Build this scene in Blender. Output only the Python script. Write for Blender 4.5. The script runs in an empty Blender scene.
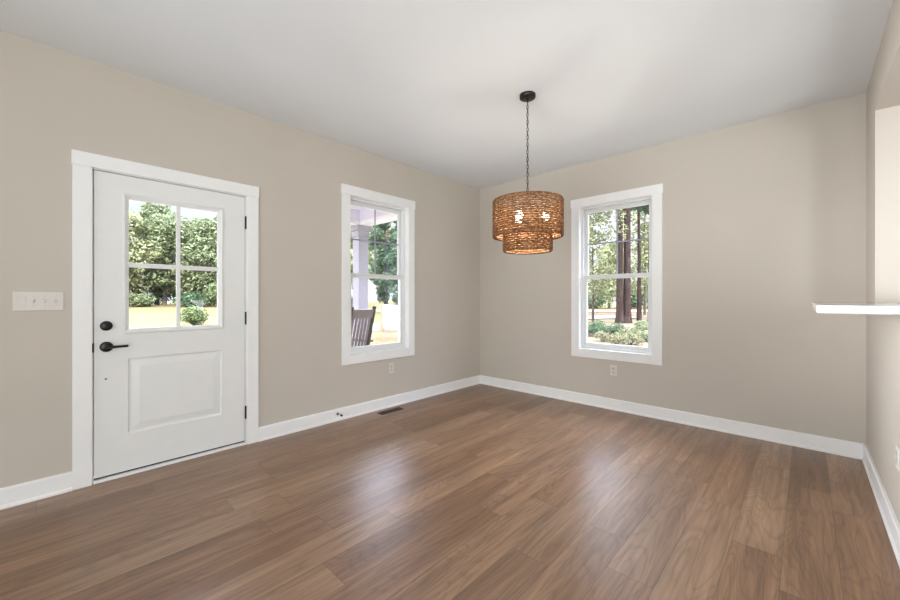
import bpy, math, random
import numpy as np
from mathutils import Vector, Matrix, Euler
R = math.radians
PI = math.pi
S = bpy.context.scene
COL = S.collection

# ------------------------------------------------------------------ camera
H = 2.743                       # ceiling height
W = 3.685                       # room width: left wall x = 0, right wall x = W, back wall y = 0
cam_d = bpy.data.cameras.new('camera')
cam = bpy.data.objects.new('camera', cam_d)
COL.objects.link(cam)
cam.location = (3.356, -4.174, 1.206)
cam.rotation_euler = (R(90), 0, R(43.35))
cam_d.sensor_width = 36.0
cam_d.lens = 376.7 / 900 * 36
cam_d.shift_y = -2.0 / 900
cam_d.clip_end = 400
S.camera = cam

# ------------------------------------------------------------------ exposure
S.view_settings.view_transform = 'Standard'
S.view_settings.look = 'None'
S.view_settings.exposure = 0.27
S.view_settings.gamma = 1.0
S.view_settings.use_curve_mapping = False

# ------------------------------------------------------------------ sky, sun, added fill lights
SKY = 1.25
SUN = 10.0
REAR_W = 54
KITCHEN_W = 172
UP_W = 30
FRONT_W = 19
world = bpy.data.worlds.new('sky')
S.world = world
world.use_nodes = True
nt = world.node_tree
nt.nodes.clear()
o_ = nt.nodes.new('ShaderNodeOutputWorld')
bg = nt.nodes.new('ShaderNodeBackground')
tc = nt.nodes.new('ShaderNodeTexCoord')
sep = nt.nodes.new('ShaderNodeSeparateXYZ')
gr = nt.nodes.new('ShaderNodeValToRGB')
gr.color_ramp.elements[0].position = 0.0
gr.color_ramp.elements[0].color = (0.55, 0.72, 0.95, 1)
gr.color_ramp.elements[1].position = 0.7
gr.color_ramp.elements[1].color = (0.30, 0.44, 0.85, 1)
cn = nt.nodes.new('ShaderNodeTexNoise')
cn.inputs['Scale'].default_value = 3.2
cn.inputs['Detail'].default_value = 6
cr = nt.nodes.new('ShaderNodeValToRGB')
cr.color_ramp.elements[0].position = 0.32
cr.color_ramp.elements[0].color = (0, 0, 0, 1)
cr.color_ramp.elements[1].position = 0.52
cr.color_ramp.elements[1].color = (1, 1, 1, 1)
mixc = nt.nodes.new('ShaderNodeMix')
mixc.data_type = 'RGBA'
mixc.inputs[7].default_value = (0.84, 0.86, 0.97, 1)
L_ = nt.links.new
L_(tc.outputs['Generated'], sep.inputs[0])
L_(sep.outputs['Z'], gr.inputs[0])
L_(tc.outputs['Generated'], cn.inputs['Vector'])
L_(cn.outputs[0], cr.inputs[0])
L_(cr.outputs[0], mixc.inputs[0])
L_(gr.outputs[0], mixc.inputs[6])
L_(mixc.outputs[2], bg.inputs['Color'])
# a hazy sky: blue and moderate near the horizon, several times brighter overhead
br_ = nt.nodes.new('ShaderNodeMapRange')
br_.inputs['From Min'].default_value = 0.23
br_.inputs['From Max'].default_value = 0.38
br_.inputs['To Min'].default_value = SKY
br_.inputs['To Max'].default_value = SKY * 10.5
L_(sep.outputs['Z'], br_.inputs['Value'])
L_(br_.outputs[0], bg.inputs['Strength'])
L_(bg.outputs[0], o_.inputs[0])


def light(name, kind, loc, target=None, energy=1.0, color=(1, 1, 1), size=1.0, size_y=None):
    d = bpy.data.lights.new(name, kind)
    d.energy = energy
    d.color = color
    o = bpy.data.objects.new(name, d)
    COL.objects.link(o)
    o.location = loc
    if target is not None:
        v = Vector(target) - Vector(loc)
        o.rotation_euler = v.to_track_quat('-Z', 'Y').to_euler()
    if kind == 'AREA':
        d.shape = 'RECTANGLE'
        d.size = size
        d.size_y = size_y or size
    elif kind == 'POINT':
        d.shadow_soft_size = size
    return o


sun = light('sun', 'SUN', (6, -4, 20), energy=SUN, color=(1.0, 0.93, 0.82))
sun.rotation_euler = (Vector((-0.80, 0.30, -0.66))).to_track_quat('-Z', 'Y').to_euler()
sun.data.angle = R(0.6)
# added fill from behind the camera; no glazing is built there
light('fill_rear', 'AREA', (2.6, -8.85, 1.15), (2.4, 0, 1.0), REAR_W, (0.92, 0.98, 1.0), 5.0, 2.2)
# added fill from the kitchen side towards the left wall; no window there
light('fill_kitchen', 'AREA', (6.9, -5.6, 1.12), (0.0, -3.4, 1.15), KITCHEN_W, (0.92, 0.98, 1.0), 2.4, 2.1)
# added narrow fill that brightens the right wall; no window behind it
fw_ = light('fill_right_wall', 'AREA', (0.15, -5.0, 1.5), (3.685, -1.6, 1.3), FRONT_W, (0.95, 0.98, 1.0), 0.9, 1.5)
fw_.data.spread = R(34)
kl = light('fill_soffit', 'AREA', (5.1, -1.7, 0.95), (4.3, -1.5, 2.743), 16, (0.95, 0.98, 1.0), 1.0, 1.0)  # added unseen fill that lifts the pass-through soffit
# added unseen uplight to brighten the ceiling, not tied to any lamp
up = light('fill_ceiling', 'AREA', (3.2, -6.4, 0.8), (2.7, -2.4, 2.743), UP_W, (0.92, 0.98, 1.0), 2.6, 1.4)
up.data.spread = R(95)


# ------------------------------------------------------------------ node helpers
class NT:
    def __init__(self, name):
        self.m = bpy.data.materials.new(name)
        self.m.use_nodes = True
        self.t = self.m.node_tree
        self.t.nodes.clear()
        self.out = self.t.nodes.new('ShaderNodeOutputMaterial')

    def n(self, kind, **kw):
        x = self.t.nodes.new('ShaderNode' + kind)
        for k, v in kw.items():
            setattr(x, k, v)
        return x

    def link(self, a, b):
        self.t.links.new(a, b)

    def put(self, sock, v):
        if isinstance(v, bpy.types.NodeSocket):
            self.link(v, sock)
        elif v is not None:
            if sock.type == 'RGBA' and len(v) == 3:
                v = (*v, 1)
            sock.default_value = v

    def math(self, op, a, b=None, c=None):
        x = self.n('Math', operation=op)
        self.put(x.inputs[0], a)
        if b is not None:
            self.put(x.inputs[1], b)
        if c is not None:
            self.put(x.inputs[2], c)
        return x.outputs[0]

    def mix(self, f, a, b, blend='MIX'):
        x = self.n('Mix', data_type='RGBA', blend_type=blend)
        self.put(x.inputs[0], f)
        self.put(x.inputs[6], a)
        self.put(x.inputs[7], b)
        return x.outputs[2]

    def ramp(self, f, stops):
        x = self.n('ValToRGB')
        el = x.color_ramp.elements
        while len(el) < len(stops):
            el.new(0.5)
        for e, (p, c) in zip(el, stops):
            e.position = p
            e.color = (*c, 1) if len(c) == 3 else c
        self.put(x.inputs[0], f)
        return x.outputs[0]

    def noise(self, vec=None, scale=5, detail=3, rough=0.5, dist=0.0):
        x = self.n('TexNoise')
        x.inputs['Scale'].default_value = scale
        x.inputs['Detail'].default_value = detail
        x.inputs['Roughness'].default_value = rough
        x.inputs['Distortion'].default_value = dist
        if vec is not None:
            self.link(vec, x.inputs['Vector'])
        return x.outputs[0]

    def coord(self, which='Object'):
        return self.n('TexCoord').outputs[which]

    def xyz(self, v):
        x = self.n('SeparateXYZ')
        self.link(v, x.inputs[0])
        return x.outputs

    def comb(self, a, b, c):
        x = self.n('CombineXYZ')
        for s, v in zip(x.inputs, (a, b, c)):
            self.put(s, v)
        return x.outputs[0]

    def bump(self, h, strength=0.2, dist=0.01):
        x = self.n('Bump')
        x.inputs['Strength'].default_value = strength
        x.inputs['Distance'].default_value = dist
        self.link(h, x.inputs['Height'])
        return x.outputs[0]

    def bsdf(self, color, rough=0.5, metal=0.0, spec=0.5, normal=None, **kw):
        p = self.n('BsdfPrincipled')
        self.put(p.inputs['Base Color'], color)
        self.put(p.inputs['Roughness'], rough)
        self.put(p.inputs['Metallic'], metal)
        self.put(p.inputs['Specular IOR Level'], spec)
        if normal is not None:
            self.link(normal, p.inputs['Normal'])
        for k, v in kw.items():
            self.put(p.inputs[k], v)
        return p.outputs[0]

    def done(self, shader):
        self.link(shader, self.out.inputs['Surface'])
        return self.m


def srgb(r, g, b):
    f = lambda c: (c / 255 / 12.92) if c <= 10.3 else ((c / 255 + 0.055) / 1.055) ** 2.4
    return (f(r), f(g), f(b))


def plain(name, color, rough=0.5, metal=0.0, spec=0.5, var=0.06, scale=12, bump=0.0, bscale=200):
    t = NT(name)
    c = t.coord()
    n = t.noise(c, scale, 3)
    lo = tuple(x * (1 - var) for x in color)
    hi = tuple(min(1, x * (1 + var)) for x in color)
    col = t.ramp(n, [(0.3, lo), (0.7, hi)])
    nrm = t.bump(t.noise(c, bscale, 2), bump, 0.002) if bump else None
    return t.done(t.bsdf(col, rough, metal, spec, nrm))


M = {}
M['wall'] = plain('wall_paint', (0.58, 0.53, 0.468), 0.75, spec=0.25, var=0.012, scale=2, bump=0.05, bscale=350)
M['ceiling'] = plain('ceiling_paint', (0.785, 0.81, 0.83), 0.85, spec=0.2, var=0.008, scale=2, bump=0.05, bscale=300)
M['trim'] = plain('white_trim_paint', (0.89, 0.89, 0.885), 0.38, spec=0.45, var=0.01)
M['door'] = plain('door_paint', (0.82, 0.825, 0.81), 0.42, spec=0.4, var=0.01)
M['vinyl'] = plain('white_vinyl', (0.78, 0.79, 0.79), 0.35, var=0.01)
M['grille'] = plain('backlit_grille_bar', (0.30, 0.33, 0.38), 0.4, var=0.05)  # white bars; their backlit blue-grey is put into the colour
M['plate'] = plain('plate_plastic', (0.70, 0.66, 0.61), 0.35, var=0.01)
M['slot'] = plain('outlet_slot', (0.12, 0.11, 0.10), 0.5)
M['plate_grey'] = plain('device_grey_plastic', (0.60, 0.565, 0.52), 0.4)  # slightly greyer plastic for receptacles, screws and toggle frames
M['black'] = plain('black_metal', (0.010, 0.010, 0.011), 0.35, 0.3, var=0.2)
M['pewter'] = plain('dark_chain_metal', (0.05, 0.048, 0.045), 0.35, 0.8, var=0.2)
M['rubber'] = plain('dark_rubber', (0.02, 0.02, 0.02), 0.6)
M['steel'] = plain('spring_steel', (0.45, 0.45, 0.46), 0.3, 0.9)
M['vent'] = plain('bronze_vent', (0.055, 0.035, 0.022), 0.45, 0.4, var=0.2)
M['vent_dark'] = plain('vent_slot_dark', (0.012, 0.009, 0.007), 0.7)
M['counter'] = plain('white_quartz', (0.54, 0.53, 0.52), 0.18, spec=0.5, var=0.03, scale=6)
M['concrete'] = plain('porch_concrete', (0.576, 0.568, 0.560), 0.8, var=0.1, scale=4)
M['siding'] = plain('exterior_siding', (0.360, 0.350, 0.340), 0.7, var=0.02)
M['porch_paint'] = plain('porch_lavender_white_paint', (0.78, 0.75, 0.81), 0.6, var=0.02)
M['column_paint'] = plain('lavender_grey_column_paint', (0.36, 0.34, 0.38), 0.6, var=0.02)
M['porch_trim'] = plain('porch_white_trim', (0.88, 0.87, 0.89), 0.5, var=0.02)
M['espresso'] = plain('espresso_chair_paint', (0.006, 0.005, 0.005), 0.4, var=0.2)
M['slat'] = plain('chair_slat_paint', (0.110, 0.085, 0.083), 0.30, spec=0.6, var=0.2)
M['road'] = plain('pale_asphalt', (0.218, 0.213, 0.204), 0.9, var=0.06, scale=1)
M['fabric'] = plain('white_fence_fabric', (0.45, 0.45, 0.44), 0.8, var=0.03)
M['stake'] = plain('raw_wood_stake', (0.193, 0.126, 0.059), 0.8, var=0.2)
M['roofing'] = plain('pale_roofing', (0.170, 0.168, 0.180), 0.8, var=0.05)
M['housewall'] = plain('far_house_wall', (0.156, 0.120, 0.090), 0.8, var=0.1)
M['houseglass'] = plain('far_house_window', (0.10, 0.13, 0.17), 0.2)


def glass_mat():
    t = NT('window_glass')
    tr = t.n('BsdfTransparent')
    tr.inputs[0].default_value = (0.97, 0.985, 0.985, 1)
    gl = t.n('BsdfGlossy')
    gl.inputs['Roughness'].default_value = 0.0
    lw = t.n('LayerWeight')
    lw.inputs[0].default_value = 0.5
    fac = t.math('ADD', 0.035, t.math('MULTIPLY', t.math('POWER', lw.outputs['Facing'], 5.0), 0.9))
    mx = t.n('MixShader')
    t.link(fac, mx.inputs[0])
    t.link(tr.outputs[0], mx.inputs[1])
    t.link(gl.outputs[0], mx.inputs[2])
    return t.done(mx.outputs[0])


M['glass'] = glass_mat()


def floor_mat():
    t = NT('wood_plank_floor')
    x, y, z = t.xyz(t.coord())
    pw, pl = 0.19, 1.22
    px = t.math('DIVIDE', t.math('SUBTRACT', x, 2.517 - 19 * pw), pw)
    ix = t.math('FLOOR', px)
    fx = t.math('FRACT', px)
    wn = t.n('TexWhiteNoise', noise_dimensions='1D')
    t.link(ix, wn.inputs['W'])
    py = t.math('ADD', t.math('DIVIDE', y, pl), t.math('MULTIPLY', wn.outputs[0], 7.0))
    iy = t.math('FLOOR', py)
    fy = t.math('FRACT', py)
    wn2 = t.n('TexWhiteNoise', noise_dimensions='2D')
    t.link(t.comb(ix, iy, 0), wn2.inputs['Vector'])
    rnd = wn2.outputs[0]
    off = t.math('MULTIPLY', rnd, 37.0)
    # broad figure + fine grain, both stretched along the plank
    fig_v = t.comb(t.math('ADD', t.math('MULTIPLY', x, 6.0), off), t.math('ADD', t.math('MULTIPLY', y, 0.9), off), off)
    fig = t.noise(fig_v, 1.0, 2, 0.45, 0.5)
    ring = t.math('MULTIPLY', t.math('ABSOLUTE', t.math('SUBTRACT', t.math('FRACT', t.math('MULTIPLY', fig, 16.0)), 0.5)), 2.0)
    gr_v = t.comb(t.math('ADD', t.math('MULTIPLY', x, 62.0), off), t.math('MULTIPLY', y, 2.0), off)
    grain = t.noise(gr_v, 1.0, 5, 0.7, 0.0)
    st_v = t.comb(t.math('ADD', t.math('MULTIPLY', x, 13.0), off), t.math('MULTIPLY', y, 0.8), off)
    streak = t.noise(st_v, 1.0, 4, 0.6, 0.4)
    base = t.ramp(rnd, [(0.0, srgb(130, 97, 71)), (0.35, srgb(144, 111, 84)), (0.7, srgb(153, 123, 97)), (1.0, srgb(138, 105, 79))])
    c1 = t.ramp(fig, [(0.30, (0.78, 0.75, 0.72)), (0.5, (1, 1, 1)), (0.70, (1.16, 1.15, 1.14))])
    c2 = t.ramp(grain, [(0.30, (0.60, 0.57, 0.54)), (0.70, (1.32, 1.32, 1.32))])
    c3 = t.ramp(ring, [(0.0, (0.72, 0.69, 0.66)), (0.5, (1.06, 1.06, 1.06))])
    c4 = t.ramp(streak, [(0.3, (0.70, 0.66, 0.63)), (0.7, (1.26, 1.27, 1.29))])
    col = t.mix(0.8, base, c1, 'MULTIPLY')
    col = t.mix(0.75, col, c2, 'MULTIPLY')
    col = t.mix(0.6, col, c3, 'MULTIPLY')
    col = t.mix(0.85, col, c4, 'MULTIPLY')
    # seams
    ex = t.math('MINIMUM', fx, t.math('SUBTRACT', 1.0, fx))
    ey = t.math('MINIMUM', fy, t.math('SUBTRACT', 1.0, fy))
    sx = t.math('LESS_THAN', ex, 0.007)
    sy = t.math('LESS_THAN', ey, 0.0013)
    seam = t.math('MAXIMUM', sx, sy)
    col = t.mix(t.math('MULTIPLY', seam, 0.5), col, (0.05, 0.03, 0.02))
    rough = t.math('ADD', 0.30, t.math('MULTIPLY', grain, 0.10))
    hgt = t.math('SUBTRACT', t.math('MULTIPLY', grain, 0.5), seam)
    nrm = t.bump(hgt, 0.12, 0.0015)
    return t.done(t.bsdf(col, rough, 0, 0.85, nrm))


M['floor'] = floor_mat()


def rattan_mat():
    t = NT('woven_rattan')
    c = t.coord()
    x, y, z = t.xyz(c)
    n = t.noise(t.comb(t.math('MULTIPLY', x, 70.0), t.math('MULTIPLY', y, 70.0), t.math('MULTIPLY', z, 110.0)), 1.0, 4, 0.6)
    n2 = t.noise(c, 14, 3)
    col = t.ramp(n, [(0.28, srgb(74, 47, 27)), (0.5, srgb(146, 102, 64)), (0.72, srgb(216, 176, 130))])
    col = t.mix(0.5, col, t.ramp(n2, [(0.35, (0.62, 0.55, 0.50)), (0.65, (1.15, 1.12, 1.08))]), 'MULTIPLY')
    d = t.bsdf(col, 0.7, 0, 0.25, t.bump(n, 0.4, 0.003))
    tl = t.n('BsdfTranslucent')
    t.link(col, tl.inputs[0])
    mx = t.n('MixShader')
    mx.inputs[0].default_value = 0.25
    t.link(d, mx.inputs[1])
    t.link(tl.outputs[0], mx.inputs[2])
    return t.done(mx.outputs[0])


M['rattan'] = rattan_mat()
M['rattan_dark'] = plain('dark_rattan_binding', srgb(98, 62, 36), 0.7, var=0.3, scale=60)
M['rim'] = plain('cream_rim_lining', (0.78, 0.66, 0.48), 0.7, var=0.05)


def emit(name, color, strength):
    t = NT(name)
    e = t.n('Emission')
    e.inputs[0].default_value = (*color, 1)
    e.inputs[1].default_value = strength
    return t.done(e.outputs[0])


M['bulb'] = emit('lit_bulb', (1.0, 0.92, 0.82), 14)


def leaf_mat(name, dark, mid, lightc, trans=0.26):
    t = NT(name)
    c = t.coord()
    n = t.noise(c, 1.3, 3)
    n2 = t.n('TexWhiteNoise', noise_dimensions='3D')
    sn = t.n('VectorMath', operation='SNAP')
    t.link(c, sn.inputs[0])
    sn.inputs[1].default_value = (0.22, 0.22, 0.22)
    t.link(sn.outputs[0], n2.inputs['Vector'])
    f = t.math('ADD', t.math('MULTIPLY', n, 0.6), t.math('MULTIPLY', n2.outputs[0], 0.4))
    col = t.ramp(f, [(0.25, dark), (0.5, mid), (0.75, lightc)])
    d = t.bsdf(col, 0.55, 0, 0.35)
    tl = t.n('BsdfTranslucent')
    t.link(col, tl.inputs[0])
    mx = t.n('MixShader')
    mx.inputs[0].default_value = trans
    t.link(d, mx.inputs[1])
    t.link(tl.outputs[0], mx.inputs[2])
    return t.done(mx.outputs[0])


M['leaf'] = leaf_mat('leaf_sage_green', (0.074, 0.100, 0.040), (0.146, 0.179, 0.083), (0.206, 0.233, 0.133), 0.28)
M['leaf_yellow'] = leaf_mat('leaf_yellow_green', (0.113, 0.133, 0.046), (0.199, 0.213, 0.100), (0.259, 0.259, 0.154), 0.28)
M['leaf_dark'] = leaf_mat('leaf_dark_green', (0.020, 0.044, 0.020), (0.050, 0.093, 0.044), (0.100, 0.154, 0.074))
M['leaf_bush'] = leaf_mat('leaf_fresh_green', (0.066, 0.107, 0.034), (0.126, 0.166, 0.066), (0.183, 0.220, 0.107))
M['leaf_dry'] = leaf_mat('leaf_dry_grass', (0.084, 0.090, 0.034), (0.132, 0.125, 0.062), (0.173, 0.158, 0.096))


def bark_mat(name, a, b, c_):
    t = NT(name)
    x, y, z = t.xyz(t.coord())
    v = t.comb(t.math('MULTIPLY', x, 9.0), t.math('MULTIPLY', y, 9.0), t.math('MULTIPLY', z, 2.2))
    n = t.noise(v, 1.5, 5, 0.65, 0.6)
    col = t.ramp(n, [(0.3, a), (0.5, b), (0.7, c_)])
    return t.done(t.bsdf(col, 0.9, 0, 0.2, t.bump(n, 0.8, 0.05)))


M['bark_pine'] = bark_mat('pine_bark', (0.006, 0.003, 0.003), (0.021, 0.011, 0.009), (0.056, 0.035, 0.032))
M['bark'] = bark_mat('grey_bark', (0.020, 0.015, 0.014), (0.065, 0.050, 0.043), (0.150, 0.125, 0.110))


def ground_mat():
    t = NT('lawn_and_pine_straw')
    c = t.coord()
    x, y, z = t.xyz(c)
    n = t.noise(c, 0.35, 4)
    f = t.noise(c, 9, 4, 0.7)
    g = t.noise(c, 1.4, 4, 0.6)
    lawn = t.ramp(f, [(0.3, (0.110, 0.088, 0.035)), (0.55, (0.145, 0.119, 0.055)), (0.75, (0.163, 0.141, 0.075))])
    lawn = t.mix(t.ramp(g, [(0.52, (0, 0, 0)), (0.7, (0.6, 0.6, 0.6))]), lawn, (0.092, 0.097, 0.035))
    straw = t.ramp(f, [(0.28, (0.075, 0.037, 0.018)), (0.5, (0.136, 0.084, 0.044)), (0.75, (0.176, 0.136, 0.092))])
    sand = t.ramp(f, [(0.3, (0.092, 0.073, 0.042)), (0.55, (0.150, 0.125, 0.084)), (0.75, (0.180, 0.165, 0.132))])
    # straw beds lie close to the house corner, sandy ground behind the house
    d1 = t.math('ADD', t.math('ADD', x, 11.5), t.math('MULTIPLY', n, 3.0))
    m1 = t.ramp(t.math('DIVIDE', d1, 3.0), [(0.0, (0, 0, 0)), (1.0, (1, 1, 1))])
    col = t.mix(m1, lawn, straw)
    d2 = t.math('ADD', t.math('ADD', x, 4.5), t.math('MULTIPLY', n, 2.0))
    m2 = t.ramp(t.math('DIVIDE', d2, 3.0), [(0.0, (0, 0, 0)), (1.0, (1, 1, 1))])
    col = t.mix(m2, col, sand)
    return t.done(t.bsdf(col, 0.95, 0, 0.1, t.bump(f, 0.5, 0.05)))


M['ground'] = ground_mat()


# ------------------------------------------------------------------ mesh helpers
class MB:
    def __init__(self):
        self.v = []
        self.f = []
        self.sm = []

    def add(self, vs, fs, smooth=False):
        k = len(self.v)
        self.v += [tuple(p) for p in vs]
        self.f += [tuple(i + k for i in q) for q in fs]
        self.sm += [smooth] * len(fs)
        return self

    def box(self, x0, x1, y0, y1, z0, z1, bev=0.0):
        if x0 > x1: x0, x1 = x1, x0
        if y0 > y1: y0, y1 = y1, y0
        if z0 > z1: z0, z1 = z1, z0
        if bev <= 0:
            vs = [(x, y, z) for z in (z0, z1) for y in (y0, y1) for x in (x0, x1)]
            return self.add(vs, [(0, 2, 3, 1), (4, 5, 7, 6), (0, 1, 5, 4), (2, 6, 7, 3), (0, 4, 6, 2), (1, 3, 7, 5)])
        b = bev
        vs = []
        idx = {}
        X = (x0, x1); Y = (y0, y1); Z = (z0, z1)
        for i in (0, 1):
            for j in (0, 1):
                for k in (0, 1):
                    sx, sy, sz = 1 - 2 * i, 1 - 2 * j, 1 - 2 * k
                    for a in range(3):
                        p = [X[i] + sx * b, Y[j] + sy * b, Z[k] + sz * b]
                        p[a] = (X[i], Y[j], Z[k])[a]
                        idx[(i, j, k, a)] = len(vs)
                        vs.append(p)
        fs = []
        def q(*keys):
            fs.append(tuple(idx[k] for k in keys))
        q((0,0,0,0),(0,0,1,0),(0,1,1,0),(0,1,0,0)); q((1,0,0,0),(1,1,0,0),(1,1,1,0),(1,0,1,0))
        q((0,0,0,1),(1,0,0,1),(1,0,1,1),(0,0,1,1)); q((0,1,0,1),(0,1,1,1),(1,1,1,1),(1,1,0,1))
        q((0,0,0,2),(0,1,0,2),(1,1,0,2),(1,0,0,2)); q((0,0,1,2),(1,0,1,2),(1,1,1,2),(0,1,1,2))
        for i in (0, 1):
            for j in (0, 1):
                q((i,j,0,0),(i,j,0,1),(i,j,1,1),(i,j,1,0))
        for i in (0, 1):
            for k in (0, 1):
                q((i,0,k,0),(i,0,k,2),(i,1,k,2),(i,1,k,0))
        for j in (0, 1):
            for k in (0, 1):
                q((0,j,k,1),(0,j,k,2),(1,j,k,2),(1,j,k,1))
        for i in (0, 1):
            for j in (0, 1):
                for k in (0, 1):
                    q((i,j,k,0),(i,j,k,1),(i,j,k,2))
        return self.add(vs, fs)

    def tube(self, pts, rad, seg=8, closed=False, caps=True):
        pts = [Vector(p) for p in pts]
        n = len(pts)
        if not hasattr(rad, '__len__'):
            rad = [rad] * n
        vs, fs = [], []
        up = None
        for i, p in enumerate(pts):
            if closed:
                t = pts[(i + 1) % n] - pts[i - 1]
            else:
                t = pts[min(i + 1, n - 1)] - pts[max(i - 1, 0)]
            t.normalize()
            if up is None:
                up = Vector((0, 0, 1)) if abs(t.z) < 0.9 else Vector((1, 0, 0))
            a = up - t * up.dot(t)
            a.normalize()
            up = a
            b = t.cross(a)
            for k in range(seg):
                w = 2 * PI * k / seg
                vs.append(p + (a * math.cos(w) + b * math.sin(w)) * rad[i])
        m = n if closed else n - 1
        for i in range(m):
            j = (i + 1) % n
            for k in range(seg):
                l = (k + 1) % seg
                fs.append((i * seg + k, i * seg + l, j * seg + l, j * seg + k))
        self.add(vs, fs, True)
        if caps and not closed:
            self.add(vs[:seg], [tuple(range(seg - 1, -1, -1))])
            self.add(vs[-seg:], [tuple(range(seg))])
        return self

    def lathe(self, prof, seg=32, c=(0, 0, 0), axis='z', smooth=True):
        """prof = [(radius, height)...]; caps where radius is 0"""
        vs, fs = [], []
        for r, h in prof:
            for k in range(seg):
                w = 2 * PI * k / seg
                a, b = r * math.cos(w), r * math.sin(w)
                p = {'z': (a, b, h), 'y': (a, h, b), 'x': (h, a, b)}[axis]
                vs.append((p[0] + c[0], p[1] + c[1], p[2] + c[2]))
        for i in range(len(prof) - 1):
            for k in range(seg):
                l = (k + 1) % seg
                q = (i * seg + k, i * seg + l, (i + 1) * seg + l, (i + 1) * seg + k)
                fs.append(q if axis != 'y' else q[::-1])
        return self.add(vs, fs, smooth)

    def rings(self, u0, u1, z0, z1, prof, cap=False, close=False):
        """nested rectangles in the local XZ plane, prof = [(inset, y)...]"""
        vs, fs = [], []
        for i, y in prof:
            vs += [(u0 + i, y, z0 + i), (u1 - i, y, z0 + i), (u1 - i, y, z1 - i), (u0 + i, y, z1 - i)]
        n = len(prof)
        for k in range(n if close else n - 1):
            j = (k + 1) % n
            for e in range(4):
                g = (e + 1) % 4
                fs.append((k * 4 + e, k * 4 + g, j * 4 + g, j * 4 + e))
        if cap:
            k = (n - 1) * 4
            fs.append((k, k + 1, k + 2, k + 3))
        return self.add(vs, fs)

    def slab(self, us, zs, y0, y1, holes):
        """a wall in the local XZ plane between y0 and y1 with rectangular holes"""
        us = sorted(set(us) | {h[0] for h in holes} | {h[1] for h in holes})
        zs = sorted(set(zs) | {h[2] for h in holes} | {h[3] for h in holes})
        nu, nz = len(us) - 1, len(zs) - 1
        def solid(i, k):
            if i < 0 or k < 0 or i >= nu or k >= nz:
                return False
            u, z = (us[i] + us[i + 1]) / 2, (zs[k] + zs[k + 1]) / 2
            return not any(a < u < b and c < z < d for a, b, c, d in holes)
        vs = [(u, y, z) for y in (y0, y1) for z in zs for u in us]
        id_ = lambda i, k, s: s * (nu + 1) * (nz + 1) + k * (nu + 1) + i
        fs = []
        for i in range(nu):
            for k in range(nz):
                if not solid(i, k):
                    continue
                fs.append((id_(i, k, 0), id_(i + 1, k, 0), id_(i + 1, k + 1, 0), id_(i, k + 1, 0)))
                fs.append((id_(i, k, 1), id_(i, k + 1, 1), id_(i + 1, k + 1, 1), id_(i + 1, k, 1)))
                if not solid(i - 1, k): fs.append((id_(i, k, 0), id_(i, k + 1, 0), id_(i, k + 1, 1), id_(i, k, 1)))
                if not solid(i + 1, k): fs.append((id_(i + 1, k, 0), id_(i + 1, k, 1), id_(i + 1, k + 1, 1), id_(i + 1, k + 1, 0)))
                if not solid(i, k - 1): fs.append((id_(i, k, 0), id_(i, k, 1), id_(i + 1, k, 1), id_(i + 1, k, 0)))
                if not solid(i, k + 1): fs.append((id_(i, k + 1, 0), id_(i + 1, k + 1, 0), id_(i + 1, k + 1, 1), id_(i, k + 1, 1)))
        return self.add(vs, fs)

    def xf(self, mat, start=0):
        for i in range(start, len(self.v)):
            self.v[i] = tuple(mat @ Vector(self.v[i]))
        return self

    def build(self, name, mat, parent=None, loc=(0, 0, 0), bevel=0.0):
        me = bpy.data.meshes.new(name)
        me.from_pydata(self.v, [], self.f)
        me.polygons.foreach_set('use_smooth', self.sm)
        me.materials.append(mat)
        me.update()
        o = bpy.data.objects.new(name, me)
        COL.objects.link(o)
        o.location = loc
        if parent is not None:
            o.parent = parent
        if bevel:
            b = o.modifiers.new('edge', 'BEVEL')
            b.width = bevel
            b.segments = 2
            b.limit_method = 'ANGLE'
        return o


def tag(o, label, cat, group=None, kind=None):
    o['label'] = label
    o['category'] = cat
    if group: o['group'] = group
    if kind: o['kind'] = kind
    return o


def empty(name, loc=(0, 0, 0), rz=0.0):
    o = bpy.data.objects.new(name, None)
    o.empty_display_size = 0.1
    COL.objects.link(o)
    o.location = loc
    o.rotation_euler = (0, 0, rz)
    return o


def copy_tree(o, parent=None):
    c = o.copy()
    COL.objects.link(c)
    if parent is not None:
        c.parent = parent
    for ch in list(o.children):
        copy_tree(ch, c)
    return c


LEFT = R(90)      # local X = to the right seen from inside, local Y = out of the room
BACK = 0.0
RIGHT = R(-90)

# ------------------------------------------------------------------ room shell
Y_END = -9.0
X_END = 7.0
T = 0.16
DOOR_Y = -3.530
WIN1_Y = -1.716
WIN2_X = 1.8475
wz0, wz1 = 0.615, 2.262
hw = 0.397
# local u on the left wall = y
wl = MB().slab([Y_END, 0.0 + T], [-0.2, H + 0.15], 0.0, T,
               [(DOOR_Y - 0.475, DOOR_Y + 0.475, -0.2, 2.06), (WIN1_Y - hw, WIN1_Y + hw, wz0, wz1)])
o = wl.build('wall_left', M['wall'])
o.rotation_euler.z = LEFT
tag(o, 'beige painted wall with the white entry door and a tall window', 'wall', kind='structure')
wb = MB().slab([0.0, X_END], [-0.2, H + 0.15], 0.0, T, [(WIN2_X - hw, WIN2_X + hw, wz0, wz1)])
o = wb.build('wall_back', M['wall'])
tag(o, 'beige painted wall with one tall window facing the pines', 'wall', kind='structure')
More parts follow.
